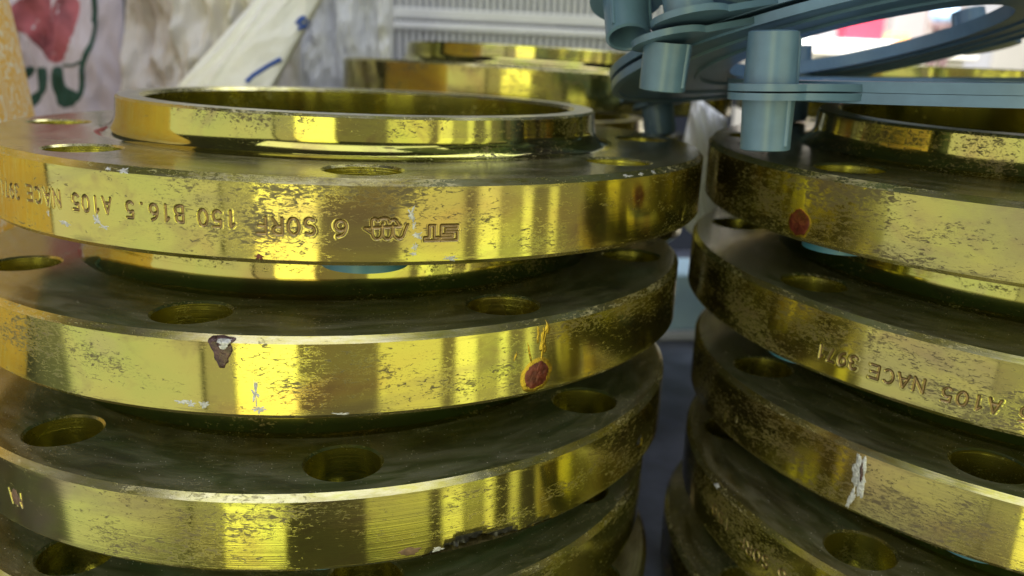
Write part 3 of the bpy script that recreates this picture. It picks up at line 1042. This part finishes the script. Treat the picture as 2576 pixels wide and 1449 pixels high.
M_FLORAL = cloth('floral_cloth', (0.62, 0.57, 0.65), 0.65, var=0.08)
M_ROSE = cloth('rose_print', (0.36, 0.105, 0.13), 0.65, var=0.75, scale=26)
M_LEAF = cloth('leaf_print', (0.025, 0.075, 0.055), 0.65, var=0.25)
M_SACK = cloth('grey_sack', (0.66, 0.64, 0.65), 0.6, var=0.10, scale=12)
M_WOVEN = cloth('white_woven_sack', (0.80, 0.81, 0.86), 0.6, weave=46, var=0.06)
M_BLUE = cloth('blue_print', (0.04, 0.09, 0.36), 0.6, var=0.2)
M_PLAST = cloth('milky_plastic', (0.87, 0.88, 0.92), 0.28, var=0.05, trans=0.25, gloss=0.7)

# floral bag, far left
fb = Pillow(drop(-140, 280, 660), drop(290, 280, 660), at(300, -220, 660), at(-140, -220, 660), 10, 40,
            [(9, 3.0, 0.4, 0), (6, 5.0, 1.2, 1), (7, 6, 0, 2)], 1)
fo = tag(fb.build('floral_bag', M_FLORAL), 'pale lilac bag printed with a pink flower and dark green leaves', 'bag')
fb.blob('printed_flower', M_ROSE, fo, [(25, 10), (110, -20), (195, -10), (190, 70), (170, 130), (148, 160), (118, 150), (92, 115), (60, 85), (30, 70)], 9)
fb.blob('printed_leaf', M_LEAF, fo, [(98, 168), (118, 175), (120, 215), (105, 245), (80, 272), (62, 270), (72, 245), (98, 225), (95, 195)])
fb.blob('printed_leaf', M_LEAF, fo, [(135, 168), (158, 170), (165, 215), (200, 235), (205, 250), (165, 272), (145, 265), (138, 240), (128, 210)])
fb.blob('printed_leaf', M_LEAF, fo, [(45, 180), (72, 165), (92, 172), (72, 195), (58, 205), (48, 200)])
fb.ribbon('printed_stem', M_LEAF, fo, [(243, -20), (238, 60), (225, 120), (208, 160), (202, 240)], 4.0)
fb.ribbon('printed_stem', M_LEAF, fo, [(158, 165), (185, 165), (205, 155)], 1.8)

# grey-white sack filling the middle of the background
gs = Pillow(drop(215, 270, 610), drop(720, 270, 600), at(760, -220, 600), at(330, -220, 610), 22, 60,
            [(18, 2.4, 0.6, 0), (14, 5.5, 1.0, 1), (9, 9, -0.6, 1), (11, 6, 0, 2), (5, 15, 0, 2)], 3)
tag(gs.build('poly_sack', M_SACK, 110, 110), 'large crumpled grey-white sack behind the front left flange', 'sack')

# diagonal folded white woven sack with blue print
ws = Pillow(drop(405, 300, 545), drop(640, 300, 545), at(905, -180, 545), at(790, -180, 545), 9, 22,
            [(7, 1.6, 0.9, 0), (2.0, 4, 0.3, 1), (1.6, 4, 0, 2)], 5, 0.35)
# its visible edges run from lower left to upper right
ws.c = [at(330, 345, 545), at(620, 345, 545), at(887, -150, 545), at(774, -150, 545)]
wo = tag(ws.build('woven_sack', M_WOVEN), 'white woven sack folded diagonally, with blue printed marks', 'sack')
ws.ribbon('printed_mark', M_BLUE, wo, [(620, 207), (640, 188), (675, 166), (708, 148)], 3.0)
ws.ribbon('printed_mark', M_BLUE, wo, [(747, 62), (756, 50), (770, 44)], 3.4)
ws.ribbon('printed_mark', M_BLUE, wo, [(750, 74), (762, 62), (768, 68), (774, 50)], 2.6)
ws.ribbon('printed_mark', M_BLUE, wo, [(760, 72), (774, 62)], 2.6)

# milky plastic bag to the right of it
pb = Pillow(drop(600, 280, 690), drop(985, 280, 690), at(992, -190, 690), at(690, -190, 680), 14, 50,
            [(26, 2.6, 0.15, 1), (14, 5.5, 0.1, 1), (12, 7, 0, 2), (6, 16, 0, 2)], 8, 0.3)
po = tag(pb.build('plastic_bag', M_PLAST, 120, 110), 'milky white crumpled plastic bag left of the slotted panel', 'bag')
pb.ribbon('printed_mark', M_BLUE, po, [(722, 160), (728, 175), (738, 190)], 3.4)

# small white plastic wrap between rear and right stacks
sb = Pillow(foot(at(1700, 300, 480), -30), foot(at(1840, 300, 470), -50), at(1830, 300, 470), at(1745, 236, 480), 6, 14,
            [(10, 3, 0.3, 1), (6, 7, 1.0, 1)], 11)
tag(sb.build('plastic_wrap', M_PLAST, 50, 50), 'scrap of white plastic wrap between the front and right stacks', 'wrap')

# yellow woven sack at the left edge
t = NT('yellow_woven')
uv = t.n('ShaderNodeUVMap')
br = t.n('ShaderNodeTexBrick')
t.l(uv.outputs[0], br.inputs['Vector'])
br.inputs['Scale'].default_value = 1.0
br.inputs['Mortar Size'].default_value = 0.05
br.inputs['Mortar Smooth'].default_value = 0.5
br.inputs['Brick Width'].default_value = 0.6
br.inputs['Row Height'].default_value = 0.45
tc = t.n('ShaderNodeTexCoord')
mp = t.n('ShaderNodeMapping')
t.l(uv.outputs[0], mp.inputs[0])
mp.inputs['Scale'].default_value = (1.0, 0.55, 1)
mp.inputs['Rotation'].default_value = (0, 0, 0.3)
nn = t.noise(mp.outputs[0], 1.9, 3, 0.6, 0.9)
t.l(t.mix(t.step(nn, 0.52, 0.57), (0.93, 0.52, 0.06), (0.97, 0.90, 0.74)), t.b.inputs['Base Color'])
t.b.inputs['Roughness'].default_value = 0.42
t.l(t.bump(br.outputs['Fac'], 0.4, 0.0015), t.b.inputs['Normal'])
M_YEL = t.m
nu, nv = 160, 60
P = np.zeros((nu, nv, 3))
UV = np.zeros((nu, nv, 2))
for i in range(nu):
    a = 2 * PI * i / nu
    for j in range(nv):
        v = j / (nv - 1)
        z = -175 + 475 * v
        k = (1 - abs(2 * v - 1) ** 6 * 0.55)
        k *= 1 - 0.42 * (v - 0.4)
        wob = 1 + 0.02 * noise.noise(Vector((math.cos(a) * 2, math.sin(a) * 2, v * 4)))
        P[i, j] = (-346 + 172 * k * wob * math.cos(a), 100 + 160 * k * wob * math.sin(a), z)
        UV[i, j] = (a * 172 / 4.0, z / 4.0)
mb = MB()
mb.grid(P, closed_u=True)
mb.add(np.r_[P[:, 0], [[-346, 100, -175]]], [((i + 1) % nu, i, nu) for i in range(nu)])
mb.add(np.r_[P[:, -1], [[-346, 100, 300]]], [(i, (i + 1) % nu, nu) for i in range(nu)])
yo = mb.build('yellow_sack', M_YEL)
lay = yo.data.uv_layers.new(name='UVMap')
li = np.zeros(len(yo.data.loops), np.int32)
yo.data.loops.foreach_get('vertex_index', li)
allv = np.concatenate([UV.reshape(-1, 2), np.zeros((2 * (nu + 1), 2))]).astype(np.float32)
lay.data.foreach_set('uv', allv[li].ravel())
tag(yo, 'yellow woven sack flecked with white at the left edge of the picture', 'sack')

# ------------------------------------------------------------------ slotted panels behind
M_PANEL = plain('pale_panel', (0.72, 0.73, 0.77), 0.5, var=0.05, scale=30)
M_SLOT = plain('panel_back', (0.30, 0.33, 0.40), 0.6, var=0.05, scale=30)


def slotted_panel(org, ux, length, z0, z1, label, pitch=7.3):
    yaw = math.atan2(ux[1], ux[0])
    e = empty('slotted_panel', org, label, 'panel', 'slotted panels in the background')
    e.rotation_euler.z = yaw
    mb = MB()
    mb.bbox((0, -9, z1 - 9), (length, 6, z1), 2.2)
    mb.build('top_rail', M_PANEL, e, smooth=False)
    mb = MB()
    mb.bbox((0, -9, z0), (length, 6, z0 + 12), 2.2)
    mb.build('bottom_rail', M_PANEL, e, smooth=False)
    mb = MB()
    mb.box((0, 5, z0 + 12), (length, 7, z1 - 9))
    mb.build('back_sheet', M_SLOT, e, smooth=False)
    mb = MB()
    mb.bbox((0, -5, z0 + 12), (pitch * 0.52, 3, z1 - 9), 0.6)
    me = mb.mesh('slat', [M_PANEL], smooth=False)
    for k in range(int(length / pitch)):
        o = link('slat', me, e)
        o.location.x = (k * pitch + 1.5) * MM
    return e


pa, pbp = at(880, 60, 900), at(1720, 60, 900)
ux = (pbp - pa)[:2]
ln = float(np.linalg.norm(ux))
ux = ux / ln
zA = at(1250, 62, 900)[2]
slotted_panel((pa[0], pa[1], zA), ux, ln, -62, -1.0, 'lower pale slotted panel behind the rear flange')
slotted_panel((pa[0], pa[1] + 6, zA), ux, ln, 2.0, 70, 'upper pale slotted panel at the top edge of the picture')

# ------------------------------------------------------------------ blue box in the gap
M_BOX = plain('blue_box', (0.55, 0.78, 0.97), 0.5, var=0.08, scale=40)
M_BOXW = plain('box_foot', (0.70, 0.72, 0.80), 0.5, var=0.05, scale=40)
e = empty('blue_box', (258, 292, -176), 'light blue box standing on the table in the gap between the stacks', 'box')
mb = MB()
mb.bbox((-40, 0, 9), (40, 60, 60), 2)
mb.build('body', M_BOX, e, smooth=False)
mb = MB()
mb.bbox((-42, -2, 0), (42, 62, 9), 1.5)
mb.build('foot', M_BOXW, e, smooth=False)

M_DARK = plain('gap_filler', (0.020, 0.020, 0.024), 0.6, var=0.3, scale=40, bump=0.1)  # added dark block stands in for shade and hides the bright wall
p0, p1 = at(1440, 275, 900), at(1690, 275, 900)
dx = float(np.linalg.norm((p1 - p0)[:2]))
e = empty('gap_filler', (p0[0], p0[1], -176), 'dark block added to fill the shaded opening behind the rear flanges', 'box')
e.rotation_euler.z = math.atan2(*(p1 - p0)[[1, 0]])
mb = MB()
mb.bbox((0, 0, 0), (dx, 70, 176 + p0[2] - 10), 2)
mb.build('body', M_DARK, e, smooth=False)
mb = MB()
mb.bbox((-2, -2, 176 + p0[2] - 10), (dx + 2, 72, 176 + p0[2]), 2)
mb.build('lid', M_DARK, e, smooth=False)

# ------------------------------------------------------------------ the bright yard seen through the protector's opening
wallc = at(2230, 60, 3000)
right = CAM_R @ np.array([1, 0, 0])
yawb = math.atan2(right[1], right[0])
e = empty('shop_wall', (wallc[0], wallc[1], -1450), 'overexposed pale wall panels far behind, seen through the protector ring', 'wall')
e.rotation_euler.z = yawb
cols = [(0.75, 0.72, 0.74), (0.72, 0.55, 0.56), (0.78, 0.76, 0.78), (0.60, 0.56, 0.56), (0.80, 0.72, 0.72), (0.72, 0.62, 0.58), (0.74, 0.74, 0.80), (0.82, 0.78, 0.72)]
for k in range(10):
    mb = MB()
    mb.bbox((-500 + k * 130, 0, 0), (-500 + k * 130 + 126, 40, 2150), 3)
    mb.build('wall_panel', plain('wall_panel_paint', cols[k % 8], 0.6, var=0.04, scale=8), e, smooth=False)
area('yard_daylight', tuple(at(2200, -700, 1500)), tuple(at(2230, 120, 2400)), 900, 900, 16, (1.0, 0.98, 0.95))

M_CRATE = plain('red_crate', (0.62, 0.05, 0.10), 0.5, var=0.1, scale=30)
base = at(2172, 104, 1900)
names = ('lowest', 'second', 'third', 'fourth', 'topmost')
for k in range(5):
    e = empty('red_crate', base + np.array([0, 0, 14.2 * k]), names[k] + ' red crate in the blurred stack beyond the protectors', 'crate', 'stacked red crates')
    e.rotation_euler.z = yawb
    mb = MB()
    mb.bbox((-42, 0, 0), (42, 60, 10), 1.2)
    mb.build('body', M_CRATE, e, smooth=False)
    mb = MB()
    mb.bbox((-45, -3, 10), (45, 63, 13.4), 1.0)
    mb.build('rim', M_CRATE, e, smooth=False)
M_COUNTER = plain('white_counter', (0.80, 0.77, 0.70), 0.5, var=0.03, scale=10)
e = empty('counter', (base[0], base[1], -1450), 'white counter glaring in daylight beyond the protectors', 'counter')
e.rotation_euler.z = yawb
mb = MB()
mb.bbox((-260, -60, 1450 + base[2] - 34), (240, 160, 1450 + base[2]), 4)
mb.build('counter_top', M_COUNTER, e, smooth=False)
mb = MB()
mb.bbox((-240, -40, 0), (220, 150, 1450 + base[2] - 34), 4)
mb.build('counter_base', M_COUNTER, e, smooth=False)
M_ORANGE = plain('orange_box', (0.80, 0.42, 0.16), 0.5, var=0.1, scale=30)
q = at(2262, 118, 1850)
mb = MB()
mb.bbox((-24, 0, 0), (24, 40, 16), 5)
mb.bbox((-20, 4, 16), (20, 36, 20), 2)
o = tag(mb.build('orange_box', M_ORANGE, smooth=False), 'small orange box on the bright counter beyond the protectors', 'box')
o.location = Vector((q[0], q[1], base[2])) * MM
o.rotation_euler.z = yawb
q = at(2368, 92, 1750)
e = empty('stool', (q[0], q[1], -1450), 'tall brown stool in the bright yard, carrying a blue and white bundle', 'stool')
H = 1450 + at(2368, 60, 1750)[2]
M_STOOL = plain('stool_wood', (0.16, 0.10, 0.10), 0.6, var=0.2, scale=30)
mb = MB()
mb.lathe([(0.1, H), (26, H), (27, H - 3), (26, H - 8), (0.1, H - 8)], 40, flip=True)
mb.build('seat', M_STOOL, e)
for k in range(4):
    a = k * PI / 2 + .5
    mb = MB()
    mb.bbox((16 * math.cos(a) - 4, 16 * math.sin(a) - 4, 0), (16 * math.cos(a) + 4, 16 * math.sin(a) + 4, H - 8), 1)
    mb.build('leg', M_STOOL, e, smooth=False)
M_BUN = cloth('bundle_cloth', (0.34, 0.50, 0.85), 0.6, var=0.5, scale=30)
mb = MB()
mb.lathe_smooth([(0.1, 0), (18, 1), (27, 9), (29, 20), (25, 32), (15, 40), (6, 44), (5, 50), (0.1, 51)], 40)
o = tag(mb.build('cloth_bundle', M_BUN), 'blue and white rounded bundle on the brown stool', 'bundle')
o.location = Vector((q[0], q[1], -1450 + H)) * MM
